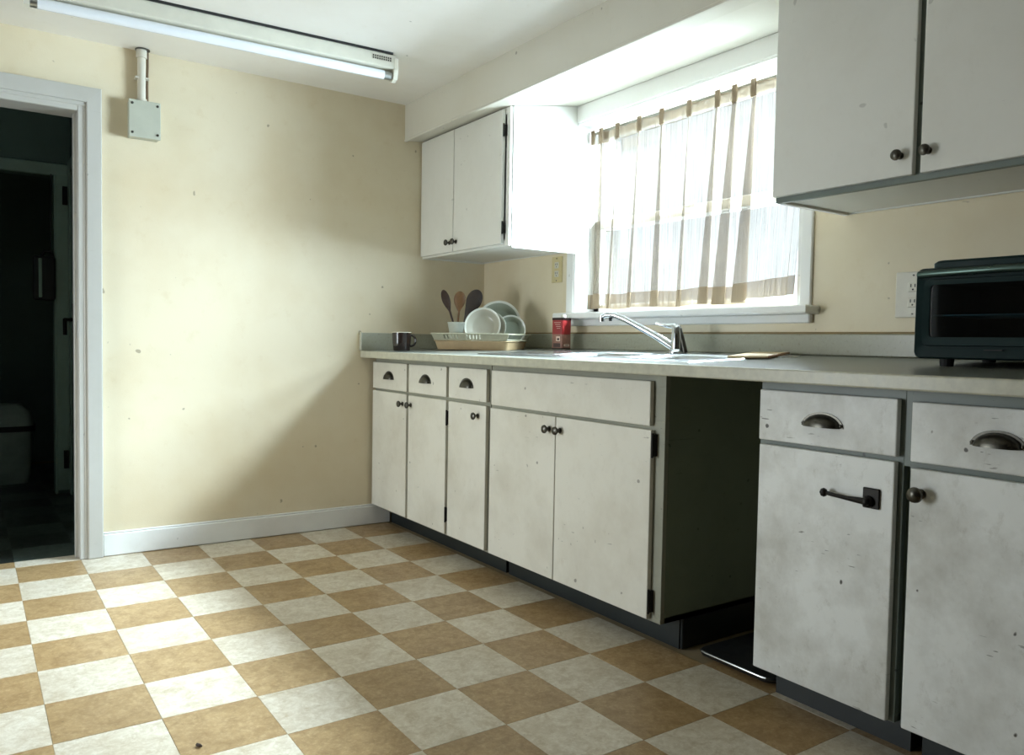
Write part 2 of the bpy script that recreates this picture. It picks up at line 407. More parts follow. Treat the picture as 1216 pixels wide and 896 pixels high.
# soffit over the cupboards: face at X 2.009, glossy underside rising a little to the wall
SX = 2.009
prof = [(SX, 2.024), (SX + 0.105, 2.034), (2.25, 2.058), (2.40, 2.084), (XW, 2.102), (XW, CEIL), (SX, CEIL)]
w = MB(); w.rings([[(x, y, z) for x, z in prof] for y in (YW, -5.0)])
sf = struct(w.build('trim_1', 'soffit'), 'boxed soffit running along the window wall above the cupboards')
MB().box(SX - 0.004, SX + 0.012, YW, -4.99, 2.018, 2.030, 0.003).build('edge_bead', 'soffit', sf)

# baseboard
bb = MB(); bb.box(0.566, 1.94, 0.0, YW, 0, 0.098, 0.004); bb.box(0.566, 1.94, 0.006, YW, 0.098, 0.106, 0.003)
struct(bb.build('baseboard_back', 'trim'), 'white painted baseboard on the back wall')
struct(B(-1.5, DXL - 0.06, 0.0, YW, 0, 0.106, 0.004).build('baseboard_back_left', 'trim'))

# doorway (casing, jamb, stop)
d1 = sthing('door_1', 'white painted doorway casing on the back wall', (0.08, 0, 0))
cs = MB(); cs.box(DXR - 0.004, 0.566, -0.012, YW, 0, 2.008, 0.004); cs.build('side_casing', 'casing', d1)
cs = MB(); cs.box(DXR - 0.015, DXR + 0.003, -0.004, YW, 0, 1.927, 0.004); cs.build('casing_bead', 'casing', d1)
B(DXL - 0.055, DXL + 0.004, -0.012, YW, 0, 2.008, 0.004).build('side_casing', 'casing', d1)
hc = MB(); hc.rings([[(DXL - 0.055, y, 2.008), (0.566, y, 2.008), (DXR - 0.004, y, 1.945), (DXL + 0.004, y, 1.945)] for y in (-0.0125, YW)])
hc.build('head_casing', 'casing', d1)
B(DXL, DXR + 0.003, -0.0045, YW, 1.928, 1.952, 0.004).build('casing_bead', 'casing', d1)
B(0.476, DXR, 0.0, YW + 0.13, 0, 1.94, 0.003).build('jamb', 'casing', d1)
B(DXL, DXL + 0.035, 0.0, YW + 0.13, 0, 1.94, 0.003).build('jamb', 'casing', d1)
B(DXL + 0.034, 0.477, 0.0006, YW + 0.1296, 1.907, 1.9396, 0.003).build('head_jamb', 'casing', d1)
B(0.464, 0.478, 0.05, 0.09, 0, 1.907, 0.002).build('door_stop', 'casing', d1)
B(0.474, 0.4775, 0.012, 0.042, 0.955, 1.025, 0.001).build('strike_plate', 'alu', d1)

# dark hall beyond the doorway
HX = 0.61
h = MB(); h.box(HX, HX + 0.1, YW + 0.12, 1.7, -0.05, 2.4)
struct(h.build('wall_hall_right', 'hall_wall'), 'gloom-tinted side wall of the hall')
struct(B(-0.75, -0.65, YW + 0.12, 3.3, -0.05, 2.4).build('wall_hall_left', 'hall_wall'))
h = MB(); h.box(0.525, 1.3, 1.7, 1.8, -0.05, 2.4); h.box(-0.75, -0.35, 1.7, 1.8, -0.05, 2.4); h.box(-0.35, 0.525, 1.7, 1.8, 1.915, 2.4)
struct(h.build('wall_hall_back', 'hall_wall'), 'gloom-tinted far wall of the hall')
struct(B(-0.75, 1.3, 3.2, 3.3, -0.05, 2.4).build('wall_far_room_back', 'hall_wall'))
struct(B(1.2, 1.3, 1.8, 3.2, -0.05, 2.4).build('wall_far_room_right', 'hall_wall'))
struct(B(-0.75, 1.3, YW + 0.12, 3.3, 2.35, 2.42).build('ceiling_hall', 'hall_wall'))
d2 = sthing('door_2', 'gloom-tinted door frame at the far end of the dark hall', (0.1, 1.7, 0))
B(0.53, 0.60, 1.68, 1.7, 0.02, 1.985, 0.004).build('side_casing', 'hall_trim', d2)
B(-0.42, -0.35, 1.68, 1.7, 0.02, 1.985, 0.004).build('side_casing', 'hall_trim', d2)
B(-0.42, 0.60, 1.678, 1.7, 1.915, 1.985, 0.004).build('head_casing', 'hall_trim', d2)
B(0.522, 0.535, 1.685, 1.80, 0, 1.92).build('jamb', 'hall_trim', d2)
for z in (1.80, 0.21): B(0.565, 0.592, 1.668, 1.681, z - 0.055, z + 0.055, 0.002).build('hinge', 'iron', d2)
d3 = sthing('door_3', 'gloom-tinted side door with lever handle in the hall', (HX, 1.4, 0))
B(HX - 0.015, HX, 0.62, 0.70, 0, 1.985, 0.003).build('side_casing', 'hall_trim', d3)
B(HX - 0.015, HX, 1.60, 1.672, 0, 1.985, 0.003).build('side_casing', 'hall_trim', d3)
B(HX - 0.018, HX, 0.62, 1.672, 1.925, 2.0, 0.003).build('head_casing', 'hall_trim', d3)
lf = B(HX - 0.008, HX + 0.03, 0.70, 1.60, 0.01, 1.925, 0.003).build('door_leaf', 'hall_door', d3)
lv = MB(); lv.box(HX - 0.016, HX - 0.006, 1.42, 1.48, 0.98, 1.15, 0.002); lv.tube([(HX - 0.01, 1.45, 1.055), (HX - 0.06, 1.45, 1.055)], 0.010)
lv.tube([(HX - 0.055, 1.45, 1.06), (HX - 0.055, 1.45, 0.965)], 0.011)
lv.build('lever_handle', 'iron', lf)

t = thing('hanging_case', 'black case with a pale vertical strip hanging in the dark hall doorway', 'case', (0.465, 1.66, 1.17))
B(0.41, 0.525, 1.635, 1.675, 1.17, 1.43, 0.012, seg=2).build('body', 'black', t)
B(0.437, 0.455, 1.630, 1.637, 1.185, 1.415, 0.003).build('strip', 'hall_trim', t, 'pale vertical strip')
MB().tube([(0.455, 1.655, 1.425), (0.47, 1.655, 1.46), (0.50, 1.655, 1.46), (0.515, 1.655, 1.425)], 0.008).build('handle', 'black', t)
MB().tube([(0.50, 1.655, 1.46), (0.507, 1.674, 1.92)], 0.004, 6).build('cord', 'black', t)
t = thing('lidded_bin', 'pale bin with dark rim band on the floor beyond the hall', 'bin', (0.26, 2.3, 0))
rr_ = lambda hx, hy, z, n=28, e=5: [(0.26 + hx * math.copysign(abs(math.cos(a)) ** (2 / e), math.cos(a)), 2.3 + hy * math.copysign(abs(math.sin(a)) ** (2 / e), math.sin(a)), z) for a in (2 * PI * k / n for k in range(n))]
MB().rings([rr_(0.15, 0.13, 0.0), rr_(0.165, 0.145, 0.05), rr_(0.18, 0.16, 0.34)]).build('body', 'bin', t, smooth=True)
MB().rings([rr_(0.19, 0.17, 0.34), rr_(0.192, 0.172, 0.375)]).build('rim', 'black', t, 'dark rim band', smooth=True)
MB().rings([rr_(0.185, 0.165, 0.375), rr_(0.17, 0.15, 0.46), rr_(0.12, 0.10, 0.51)]).build('lid', 'bin', t, smooth=True)

# ------------------------------------------------------------------ window
wn = sthing('window_1', 'double-hung window over the sink with white casing and sill', (XW, -1.44, WZ0))
X0 = XW - 0.014
B(X0, XW, WY1, -0.752, 1.11, 2.10, 0.003).build('side_casing', 'window_paint', wn)
B(X0, XW, -2.124, WY0, 1.11, 2.10, 0.003).build('side_casing', 'window_paint', wn)
B(X0 - 0.002, XW, -2.124, -0.752, WZ1, 2.10, 0.003).build('head_casing', 'window_paint', wn)
B(X0 + 0.004, XW + WD, WY1 - 0.012, WY1 + 0.0006, WZ0 + 0.009, WZ1 - 0.008).build('jamb', 'window_paint', wn)
B(X0 + 0.004, XW + WD, WY0 - 0.0006, WY0 + 0.012, WZ0 + 0.009, WZ1 - 0.008).build('jamb', 'window_paint', wn)
B(X0 + 0.004, XW + WD, WY0, WY1, WZ1 - 0.008, WZ1 + 0.004).build('head_jamb', 'window_paint', wn)
s = MB(); s.rings([[(2.44 + k, -2.155 + k, z), (XW, -2.155 + k, z), (XW, WY0 + 0.012, z), (XW + WD, WY0 + 0.012, z), (XW + WD, WY1 - 0.013, z), (XW, WY1 - 0.013, z), (XW, -0.735 - k, z), (2.44 + k, -0.735 - k, z)] for k, z in ((0.004, 1.084), (0, 1.089), (0, 1.108), (0.004, 1.113))])
s.build('sill', 'window_paint', wn)
B(XW - 0.022, XW, -2.13, -0.76, 1.052, 1.085, 0.004).build('apron', 'window_paint', wn)
def sash(x, z0, z1, nm):
    y0, y1 = WY0 + 0.012, WY1 - 0.014; q = 0.045
    fr = MB()
    for a in ((y0, y0 + q, z0, z1), (y1 - q, y1, z0, z1), (y0, y1, z0, z0 + q), (y0, y1, z1 - q, z1)): fr.box(x, x + 0.035, a[0], a[1], a[2], a[3], 0.004)
    so = fr.build(nm, 'window_paint', wn)
    B(x + 0.016, x + 0.020, y0 + q, y1 - q, z0 + q, z1 - q).build('pane', 'glass', so)
sash(XW + 0.105, 1.113, 1.565, 'lower_sash')
sash(XW + 0.145, 1.52, 2.01, 'upper_sash')
B(XW + 0.10, XW + 0.106, -1.47, -1.41, 1.556, 1.572).build('sash_lock', 'alu', wn)
B(XW + WD, XW + WD + 0.06, WY0 - 0.03, WY1 + 0.03, 1.06, 1.105).build('outer_sill', 'window_paint', wn)

# outdoors: paving and a pale rendered garden wall seen as blown-out brightness
struct(B(2.7, 14, -12, 12, -0.4, -0.3).build('ground', 'ground'), 'paving outside the window')

# rod and curtain
t = thing('curtain_rod', 'thin metal curtain rail along the top of the window', 'curtain rod', (2.612, -1.44, 1.985))
MB().tube([(2.612, -2.066, 1.985), (2.612, -0.820, 1.985)], 0.0085).build('rail', 'rail', t, smooth=True)
for y in (-2.066, -0.824): B(2.598, 2.626, y - 0.006, y + 0.006, 1.972, 1.998, 0.002).build('bracket', 'alu', t)
cur = thing('curtain', 'cream sheer cotton curtain with pleats and tan hems in the window', 'curtain', (2.60, -1.44, 1.97))
TABS = [-0.835, -0.895, -1.01, -1.155, -1.30, -1.455, -1.615, -1.70, -1.79, -2.03]
def tabphase(y):
    for i in range(len(TABS) - 1):
        if TABS[i] >= y >= TABS[i + 1]: return i + (TABS[i] - y) / (TABS[i] - TABS[i + 1])
    return 0 if y > TABS[0] else len(TABS) - 1
ZT, ZB = 1.978, 1.135
def cur_pt(u, z):
    y = -0.822 - u * 1.245
    k = (ZT - z) / (ZT - ZB)                      # 0 top, 1 bottom
    ph = tabphase(y)
    ti = int(round(ph)); wd = (0.13, 0.20, 0.12, 0.18, 0.22, 0.15, 0.30, 0.26, 0.30, 0.2)[ti]
    peak = math.exp(-((ph - ti) / wd) ** 2)
    amp = 0.024 + 0.020 * max(0.0, (u - 0.45)) 
    x = 2.605 - amp * peak * (0.75 + 0.5 * k)
    x += 0.010 * k * math.sin(17 * u + 1.3) + 0.006 * k * math.sin(41 * u + 0.4) + 0.003 * math.sin(73 * u + 2)
    x -= 0.060 * k * max(0, (u - 0.55) / 0.45) ** 1.5
    yy = y + (0.020, 0.034, 0.022, 0.030, 0.046, 0.026, 0.052, 0.050, 0.066, 0.02)[ti] * peak * math.sin((ph - ti) * 1.8 / wd) * (0.6 + 0.8 * k)     # fold overlap
    yy += 0.02 * k * math.sin(9 * u + 0.6) + 0.045 * k * math.sin(PI * u) ** 2
    yy = max(min(yy, -0.818), -2.068)
    zz = z + 0.022 * k * max(0, (u - 0.72) / 0.28) + 0.004 * k * math.sin(23 * u)
    return (x, yy, zz)
def cloth(z1, z0, nv, name, mat, du=0.0, dx=0.0):
    mb = MB().grid(lambda i, j: tuple(a + b for a, b in zip(cur_pt(i, z1 + (z0 - z1) * j), (dx, 0, 0))), 300, nv)
    return mb.build(name, mat, cur, smooth=True)
cloth(1.925, 1.205, 24, 'sheer_panel', 'sheer')
hd = cloth(1.978, 1.925, 4, 'heading', 'hem', dx=0)
cloth(1.205, 1.135, 4, 'bottom_hem', 'hem')
for yv in TABS[:-1]:
    u = (-0.822 - (yv if yv < -0.83 else -0.832)) / 1.245
    p = cur_pt(max(u, 0.004), 1.965)
    B(p[0] - 0.004, p[0] + 0.004, p[1] - 0.013, p[1] + 0.013, 1.925, 1.993, 0.002).build('pleat_tab', 'hem', cur)

# ------------------------------------------------------------------ hardware
def knob_mb(p, d=(-1, 0, 0), s=1.0):
    R = Vector(d).to_track_quat('Z', 'Y').to_matrix().to_4x4()
    return MB().lathe([(r * s, z * s) for r, z in [(0.010, 0), (0.010, 0.003), (0.0055, 0.005), (0.005, 0.013), (0.012, 0.017), (0.0155, 0.022), (0.0145, 0.027), (0.008, 0.031), (0.001, 0.032)]], 18, Matrix.Translation(p) @ R)
def cup_mb(p, a, b, c):
    """bin pull on a face looking to -X: a half width, b height, c reach"""
    mb = MB(); x0, y0, z0 = p
    def shell(k):
        rs = []
        for i in range(7):
            ph = i / 6 * PI / 2
            rs.append([(x0 - c * k * math.sin(th) ** 0.7 * math.sin(ph) - 0.001, y0 - a * k * math.cos(th), z0 + b * k * math.sin(th) * math.cos(ph)) for th in (PI * j / 14 for j in range(15))])
        return rs
    o, n = shell(1.0), shell(0.86)
    mb.rings(o, False, False, False); mb.rings(n, False, False, False)
    mb.rings([o[-1], n[-1]], False, False, False)
    fl = [(y0 - a * 1.16 * math.cos(th), z0 + b * 1.14 * math.sin(th)) for th in (PI * j / 18 for j in range(19))]
    mb.rings([[(x, y, z) for y, z in fl] for x in (x0, x0 - 0.0025)])
    for sg in (-1, 1):
        R = Vector((-1, 0, 0)).to_track_quat('Z', 'Y').to_matrix().to_4x4()
        mb.lathe([(0.0045, 0), (0.0045, 0.0035), (0.002, 0.005)], 8, Matrix.Translation((x0 - 0.002, y0 + sg * a * 1.04, z0 + b * 0.2)) @ R)
    return mb
def hinge_mb(x, y, z, h=0.06, dy=0.006):
    mb = MB(); mb.box(x - 0.002, x + 0.016, y - dy, y + dy, z - h / 2, z + h / 2, 0.001)
    mb.tube([(x - 0.003, y, z - h / 2 - 0.004), (x - 0.003, y, z + h / 2 + 0.004)], 0.0045, 8); return mb

XD, XF, XB = 1.829, 1.847, XW - 0.004
def base_cabinet(name, label, y1, y0, bays, paint, side_paint='gap_side', frame_y=None, toe_y=None, group='base cabinets under the worktop'):
    t = thing(name, label, 'cabinet', (2.15, (y0 + y1) / 2, 0), group)
    c = MB(); c.box(XF + 0.018, XB, y0, y0 + 0.016, 0.10, 0.874); c.box(XF + 0.018, XB, y1 - 0.016, y1, 0.10, 0.874)
    c.box(XF + 0.018, XB, y0, y1, 0.10, 0.118); c.box(XB - 0.01, XB, y0, y1, 0.10, 0.874)
    c.build('carcass', side_paint, t)
    fr = MB(); fr.box(XF, XF + 0.019, y0, y1, 0.836, 0.874, 0.001); fr.box(XF, XF + 0.019, y0, y1, 0.10, 0.116, 0.001); fr.box(XF, XF + 0.019, y0, y1, 0.690, 0.730, 0.001)
    ys = [y1] + [0.5 * (bays[i][1] + bays[i + 1][0]) for i in range(len(bays) - 1)] + [y0]
    for i, y in enumerate(ys):
        hw = 0.017 if 0 < i < len(ys) - 1 else 0.058
        fr.box(XF + 0.0008, XF + 0.0182, max(y0 + 0.0004, y - hw), min(y1 - 0.0004, y + hw), 0.1004, 0.8736, 0.001)
    fr.build('face_frame', 'frame_dark' if paint == 'cab_worn' else 'frame', t)
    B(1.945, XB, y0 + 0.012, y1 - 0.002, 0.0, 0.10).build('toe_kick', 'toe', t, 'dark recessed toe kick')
    return t
def panel(name, t, y1, y0, z0, z1, mat, label=None):
    return B(XD, XF - 0.0005, y0, y1, z0, z1, 0.003, seg=2).build(name, mat, t, label)

# unit 1: three narrow bays by the back wall
bays = [(-0.004, -0.387), (-0.410, -0.772), (-0.795, -1.102)]
t = base_cabinet('base_cabinet', 'white three-bay base cabinet beside the back wall, three half-moon pulls', -0.001, -1.112, bays, 'cab')
for i, (y1, y0) in enumerate(bays):
    d = panel('drawer', t, y1, y0, 0.720, 0.855, 'cab')
    cup_mb((XD, [-0.196, -0.580, -0.949][i], 0.772), 0.046, 0.036, 0.022).build('cup_pull', 'pewter', d, smooth=True)
    dd = panel('door', t, y1 if i else -0.003, y0, 0.110, [0.708, 0.706, 0.705][i], 'cab')
    knob_mb((XD, [-0.350, -0.436, -1.040][i], 0.660)).build('knob', 'pewter', dd, smooth=True)
    if i == 2:
        for z in (0.63, 0.20): hinge_mb(XD, y1 + 0.010, z).build('hinge', 'iron', dd)
# unit 2: sink cabinet
t = base_cabinet('base_cabinet', 'wide white sink cabinet with two doors and a blank top panel', -1.118, -2.096, [(-1.136, -2.048)], 'cab')
panel('blank_panel', t, -1.140, -2.047, 0.714, 0.854, 'cab')
dd = panel('door', t, -1.135, -1.566, 0.108, 0.702, 'cab'); knob_mb((XD, -1.532, 0.655)).build('knob', 'pewter', dd, smooth=True)
dd = panel('door', t, -1.571, -2.054, 0.108, 0.702, 'cab'); knob_mb((XD, -1.596, 0.655)).build('knob', 'pewter', dd, smooth=True)
for z in (0.655, 0.165): hinge_mb(XD + 0.004, -2.060, z, 0.068, 0.004).build('hinge', 'iron', dd)
B(1.95, XB, -2.094, -2.080, 0.0, 0.108, 0.003).build('side_plinth', 'toe', t, 'bluish side plinth')
# unit 3: latch cabinet
t = base_cabinet('base_cabinet', 'scuffed white base cabinet with a black lever latch on its door', -2.452, -2.852, [(-2.46, -2.842)], 'cab_worn')
d = panel('drawer', t, -2.460, -2.842, 0.720, 0.853, 'cab_worn')
cup_mb((XD, -2.650, 0.770), 0.050, 0.032, 0.026).build('cup_pull', 'pewter', d, smooth=True)
dd = panel('door', t, -2.463, -2.840, 0.104, 0.708, 'cab_worn')
lt = MB(); lt.box(XD - 0.006, XD, -2.809, -2.767, 0.592, 0.640, 0.002)
R = Vector((-1, 0, 0)).to_track_quat('Z', 'Y').to_matrix().to_4x4()
lt.lathe([(0.014, 0), (0.014, 0.008), (0.009, 0.012), (0.009, 0.018), (0.004, 0.021)], 16, Matrix.Translation((XD - 0.004, -2.783, 0.608)) @ R)
lt.tube([(XD - 0.014, -2.783, 0.608), (XD - 0.018, -2.735, 0.609), (XD - 0.020, -2.678, 0.613)], [0.009, 0.0055, 0.005], 8)
lt.lathe([(0.001, -0.011), (0.007, -0.008), (0.010, 0), (0.007, 0.008), (0.001, 0.011)], 12, Matrix.Translation((XD - 0.020, -2.674, 0.613)))
lt.build('lever_latch', 'iron', dd, 'black lever latch', smooth=True)
# unit 4: rightmost
t = base_cabinet('base_cabinet', 'scuffed white base cabinet at the right picture edge, round knob on its left', -2.866, -3.275, [(-2.874, -3.262)], 'cab_worn')
d = panel('drawer', t, -2.875, -3.245, 0.714, 0.849, 'cab_worn')
cup_mb((XD, -3.058, 0.767), 0.047, 0.031, 0.026).build('cup_pull', 'pewter', d, smooth=True)
dd = panel('door', t, -2.877, -3.245, 0.104, 0.700, 'cab_worn')
knob_mb((XD, -2.903, 0.645), s=1.15).build('knob', 'pewter', dd, smooth=True)
B(XF + 0.001, XF + 0.018, -2.866, -2.852, 0.70, 0.874).build('filler_strip', 'frame_dark', t)

# ------------------------------------------------------------------ wall cupboards
def wall_cupboard(label, y1, y0, xf, z0, z1, doors, zd0, zd1, knobs, zk, rail):
    t = thing('wall_cupboard', label, 'cupboard', ((xf + XW) / 2, (y0 + y1) / 2, z0), 'wall cupboards under the soffit')
    c = MB(); c.box(xf + 0.036, XW - 0.012, y0, y0 + 0.016, z0, z1); c.box(xf + 0.036, XW - 0.012, y1 - 0.016, y1, z0, z1)
    c.box(xf + 0.036, XW - 0.012, y0 + 0.016, y1 - 0.016, z0 + 0.008, z0 + 0.022); c.box(xf + 0.036, XW - 0.012, y0, y1, z1 - 0.016, z1)
    c.box(XW - 0.012, XW - 0.001, y0, y1, z0 + 0.004, z1)
    c.build('carcass', 'cab_up', t)
    fr = MB(); fr.box(xf + 0.019, xf + 0.036, y0, y1, z0, zd0 + 0.02, 0.001); fr.box(xf + 0.019, xf + 0.036, y0, y1, zd1 - 0.02, z1, 0.001)
    ys = [y1 - 0.0145] + [0.5 * (doors[i][1] + doors[i + 1][0]) for i in range(len(doors) - 1)] + [y0 + 0.0145]
    for y in ys: fr.box(xf + 0.0196, xf + 0.0354, max(y0, y - 0.014), min(y1, y + 0.014), z0 + 0.0005, z1 - 0.0005, 0.001)
    fr.build('face_frame', 'frame_dark' if rail else 'cab_up', t)
    for (a, b), k in zip(doors, knobs):
        d = B(xf, xf + 0.0185, b, a, zd0, zd1, 0.003, seg=2).build('door', 'cab_up', t)
        knob_mb((xf, k, zk), s=1.0 if not rail else 0.95).build('knob', 'pewter', d, smooth=True)
    return t
t = wall_cupboard('white two-door wall cupboard in the corner, left of the window', 0.018, -0.812, 2.102, 1.408, 2.034, [(0.004, -0.336), (-0.342, -0.776)], 1.418, 2.024, [-0.308, -0.372], 1.464, False)
for z in (1.93, 1.49): hinge_mb(2.108, -0.784, z, 0.05, 0.004).build('hinge', 'iron', t)
MB().rings([[(x, y, z) for x, z in ((2.138, 1.400), (XW - 0.001, 1.400), (XW - 0.001, 2.101), (2.40, 2.082), (2.25, 2.056), (2.138, 2.036))] for y in (-0.816, -0.812)]).build('side_panel', 'cab_up', t)
t = wall_cupboard('white two-door wall cupboard at the upper right, right of the window', -2.245, -3.16, 2.128, 1.408, 2.03, [(-2.247, -2.686), (-2.706, -3.15)], 1.424, 2.022, [-2.652, -2.727], 1.477, True)

# ------------------------------------------------------------------ worktop with backsplash
t = thing('worktop', 'long grey laminate worktop with backsplash over the base cabinets', 'worktop', (2.14, -1.64, 0.876))
YE = -3.30; HX0, HX1, HY0, HY1 = 1.955, 2.285, -2.075, -1.295
def ctbox(mb, x0, x1, y0, y1, zb=0.878, dz=0.0):
    vs = [(x, y, zb if k == 0 else ctz(x) + dz) for k in (0, 1) for x, y in ((x0, y0), (x1, y0), (x1, y1), (x0, y1))]
    mb.add(vs, [(3, 2, 1, 0), (4, 5, 6, 7), (0, 1, 5, 4), (1, 2, 6, 5), (2, 3, 7, 6), (3, 0, 4, 7)])
s = MB(); XN = 1.785
ctbox(s, XN, HX0, YE, YW - 0.002); ctbox(s, HX1, XW - 0.002, YE, YW - 0.002); ctbox(s, HX0, HX1, YE, HY0); ctbox(s, HX0, HX1, HY1, YW - 0.002)
s.build('slab', 'counter_top', t)
e = MB(); e.box(1.766, XN + 0.001, YE, YW - 0.002, 0.876, ctz(1.775) + 0.0005, 0.004, seg=2); e.build('front_edge', 'counter_edge', t)
t = thing('backsplash', 'grey-green laminate backsplash strip along the window wall behind the sink', 'backsplash', (2.51, -1.64, 0.94))
B(XW - 0.022, XW - 0.001, YE, YW - 0.022, ctz(2.51) + 0.0005, 1.014, 0.004, seg=2).build('strip', 'counter', t)
MB().box(XW - 0.012, XW - 0.0005, YE, -0.01, 1.013, 1.021, 0.002).build('caulk_line', 'seam', t, 'brown line of old caulk')

t = thing('side_splash', 'short laminate upstand along the back wall behind the mug', 'backsplash', (2.14, 0.01, 0.92))
MB().rings([[(x, y, z) for x, z in ((1.768, ctz(1.768) + 0.001), (XW - 0.001, ctz(XW) + 0.001), (XW - 0.001, 1.004), (1.768, 1.004))] for y in (YW - 0.022, YW - 0.001)]).build('strip', 'counter', t)
B(1.760, 1.7675, YW - 0.024, YW - 0.001, 0.913, 1.006, 0.002).build('end_cap', 'counter_edge', t)

# ------------------------------------------------------------------ sink
t = thing('sink', 'stainless steel double-bowl sink set in the worktop', 'sink', (2.12, -1.6, 0.93))
def rect_ring(x0, x1, y0, y1, n, z, e=None):
    cx, cy, hx, hy = (x0 + x1) / 2, (y0 + y1) / 2, (x1 - x0) / 2, (y1 - y0) / 2; out = []
    for k in range(n):
        a = 2 * PI * (k + 0.5) / n; c, s_ = math.cos(a), math.sin(a)
        if e is None:
            # square map: equal steps per side so that corners are hit
            q = k / n * 4; sd = int(q); f = q - sd
            P = [(1, -1 + 2 * f), (1 - 2 * f, 1), (-1, 1 - 2 * f), (-1 + 2 * f, -1)][sd]; X, Y = cx + hx * P[0], cy + hy * P[1]
        else:
            q = k / n * 4; sd = int(q); f = q - sd
            P = [(1, -1 + 2 * f), (1 - 2 * f, 1), (-1, 1 - 2 * f), (-1 + 2 * f, -1)][sd]
            nr = (abs(P[0]) ** e + abs(P[1]) ** e) ** (1 / e); X, Y = cx + hx * P[0] / nr, cy + hy * P[1] / nr
        out.append((X, Y, ctz(X) + z))
    return out
N = 48; deck = MB()
S0, S1 = 1.885, 2.425
def cell(x0, x1, y0, y1, bx0, bx1, by0, by1):
    deck.rings([rect_ring(x0, x1, y0, y1, N, 0.004), rect_ring(bx0, bx1, by0, by1, N, 0.004, 5)], True, False, False)
YS0, YS1, YM = -2.15, -0.95, -1.69
LB = (1.970, 2.268, -1.660, -1.315); RB = (1.970, 2.268, -2.060, -1.730)
cell(S0, S1, YM, -1.285, *LB); cell(S0, S1, YS0, YM, *RB)
# fluted drainboard
def dr(u, v):
    x = S0 + (S1 - S0) * u; y = -1.285 + (YS1 + 1.285) * v
    fl = 0.0 if (u < 0.1 or u > 0.9 or v > 0.93 or v < 0.02) else -0.0022 * (0.5 - 0.5 * math.cos(2 * PI * u * 10))
    return (x, y, ctz(x) + 0.004 + fl)
deck.grid(dr, 60, 8)
for (x0, x1, y0, y1) in ((S0, S0, YS0, YS1),):
    deck.add([(S0, YS0, ctz(S0) + 0.004), (S0, YS1, ctz(S0) + 0.004), (S0 - 0.006, YS1 + 0.006, ctz(S0) + 0.0005), (S0 - 0.006, YS0 - 0.006, ctz(S0) + 0.0005)], [(0, 1, 2, 3)])
    deck.add([(S1, YS0, ctz(S1) + 0.004), (S1, YS1, ctz(S1) + 0.004), (S1 + 0.006, YS1 + 0.006, ctz(S1) + 0.0005), (S1 + 0.006, YS0 - 0.006, ctz(S1) + 0.0005)], [(0, 1, 2, 3)])
for y, sg in ((YS0, -1), (YS1, 1)):
    deck.add([(S0, y, ctz(S0) + 0.004), (S1, y, ctz(S1) + 0.004), (S1 + 0.006, y + sg * 0.006, ctz(S1) + 0.0005), (S0 - 0.006, y + sg * 0.006, ctz(S0) + 0.0005)], [(0, 1, 2, 3)])
deck.build('deck', 'steel', t, smooth=True)
for b in (LB, RB):
    bw = MB(); rs = []
    for k, z in ((0.0, 0.004), (0.006, 0.0), (0.012, -0.012), (0.016, -0.10), (0.028, -0.135), (0.06, -0.145), (0.11, -0.148)):
        rs.append(rect_ring(b[0] + k, b[1] - k, b[2] + k, b[3] - k, N, z, 5))
    bw.rings(rs, True, False, True); bo = bw.build('bowl', 'steel', t, smooth=True)
    cx, cy = (b[0] + b[1]) / 2, (b[2] + b[3]) / 2
    MB().lathe([(0.001, 0.002), (0.020, 0.001), (0.028, 0.004), (0.034, 0.0)], 20, Matrix.Translation((cx, cy, ctz(cx) - 0.147))).build('drain', 'chrome', bo, smooth=True)

# faucet
FX, FY = 2.345, -1.655; FZ = ctz(FX) + 0.004
t = thing('faucet', 'chrome single-lever faucet behind the sink bowls', 'faucet', (FX, FY, FZ))
MB().lathe([(0.034, 0), (0.034, 0.004), (0.026, 0.010), (0.022, 0.016)], 24, Matrix.Translation((FX, FY, FZ))).build('base_flange', 'chrome', t, smooth=True)
MB().tube([(FX, FY, FZ + 0.008), (FX, FY, FZ + 0.075), (FX + 0.002, FY + 0.002, FZ + 0.096)], [0.0225, 0.021, 0.019], 20).build('body', 'chrome', t, smooth=True)
MB().tube([(FX + 0.012, FY - 0.034, FZ), (FX + 0.006, FY - 0.020, FZ + 0.06), (FX + 0.002, FY - 0.010, FZ + 0.094)], [0.010, 0.009, 0.008], 10).build('shaded_side', 'pewter', t, 'dark strip for the shaded side of the column', smooth=True)  # the column's shaded side, built as a dark strip
sp = [(FX - 0.006, FY + 0.012, FZ + 0.022), (FX - 0.03, FY + 0.075, FZ + 0.062), (FX - 0.075, FY + 0.205, FZ + 0.128), (FX - 0.092, FY + 0.258, FZ + 0.148), (FX - 0.104, FY + 0.292, FZ + 0.150), (FX - 0.110, FY + 0.312, FZ + 0.140)]
spo = MB().tube(sp, [0.0155, 0.0145, 0.0125, 0.0125, 0.012, 0.011], 14).build('spout', 'chrome', t, smooth=True)
MB().tube([(FX - 0.111, FY + 0.314, FZ + 0.146), (FX - 0.111, FY + 0.315, FZ + 0.122)], 0.0115, 14).build('aerator', 'chrome', spo, smooth=True)
MB().tube([(FX - 0.098, FY + 0.276, FZ + 0.140), (FX - 0.098, FY + 0.276, FZ + 0.124)], 0.007, 12).build('spray_button', 'black', spo)
lv = MB(); lv.tube([(FX, FY, FZ + 0.092), (FX - 0.003, FY + 0.012, FZ + 0.104), (FX - 0.012, FY + 0.045, FZ + 0.104), (FX - 0.026, FY + 0.088, FZ + 0.115)], [0.018, 0.012, 0.007, 0.006], 12)
lv.build('lever', 'chrome', t, smooth=True)

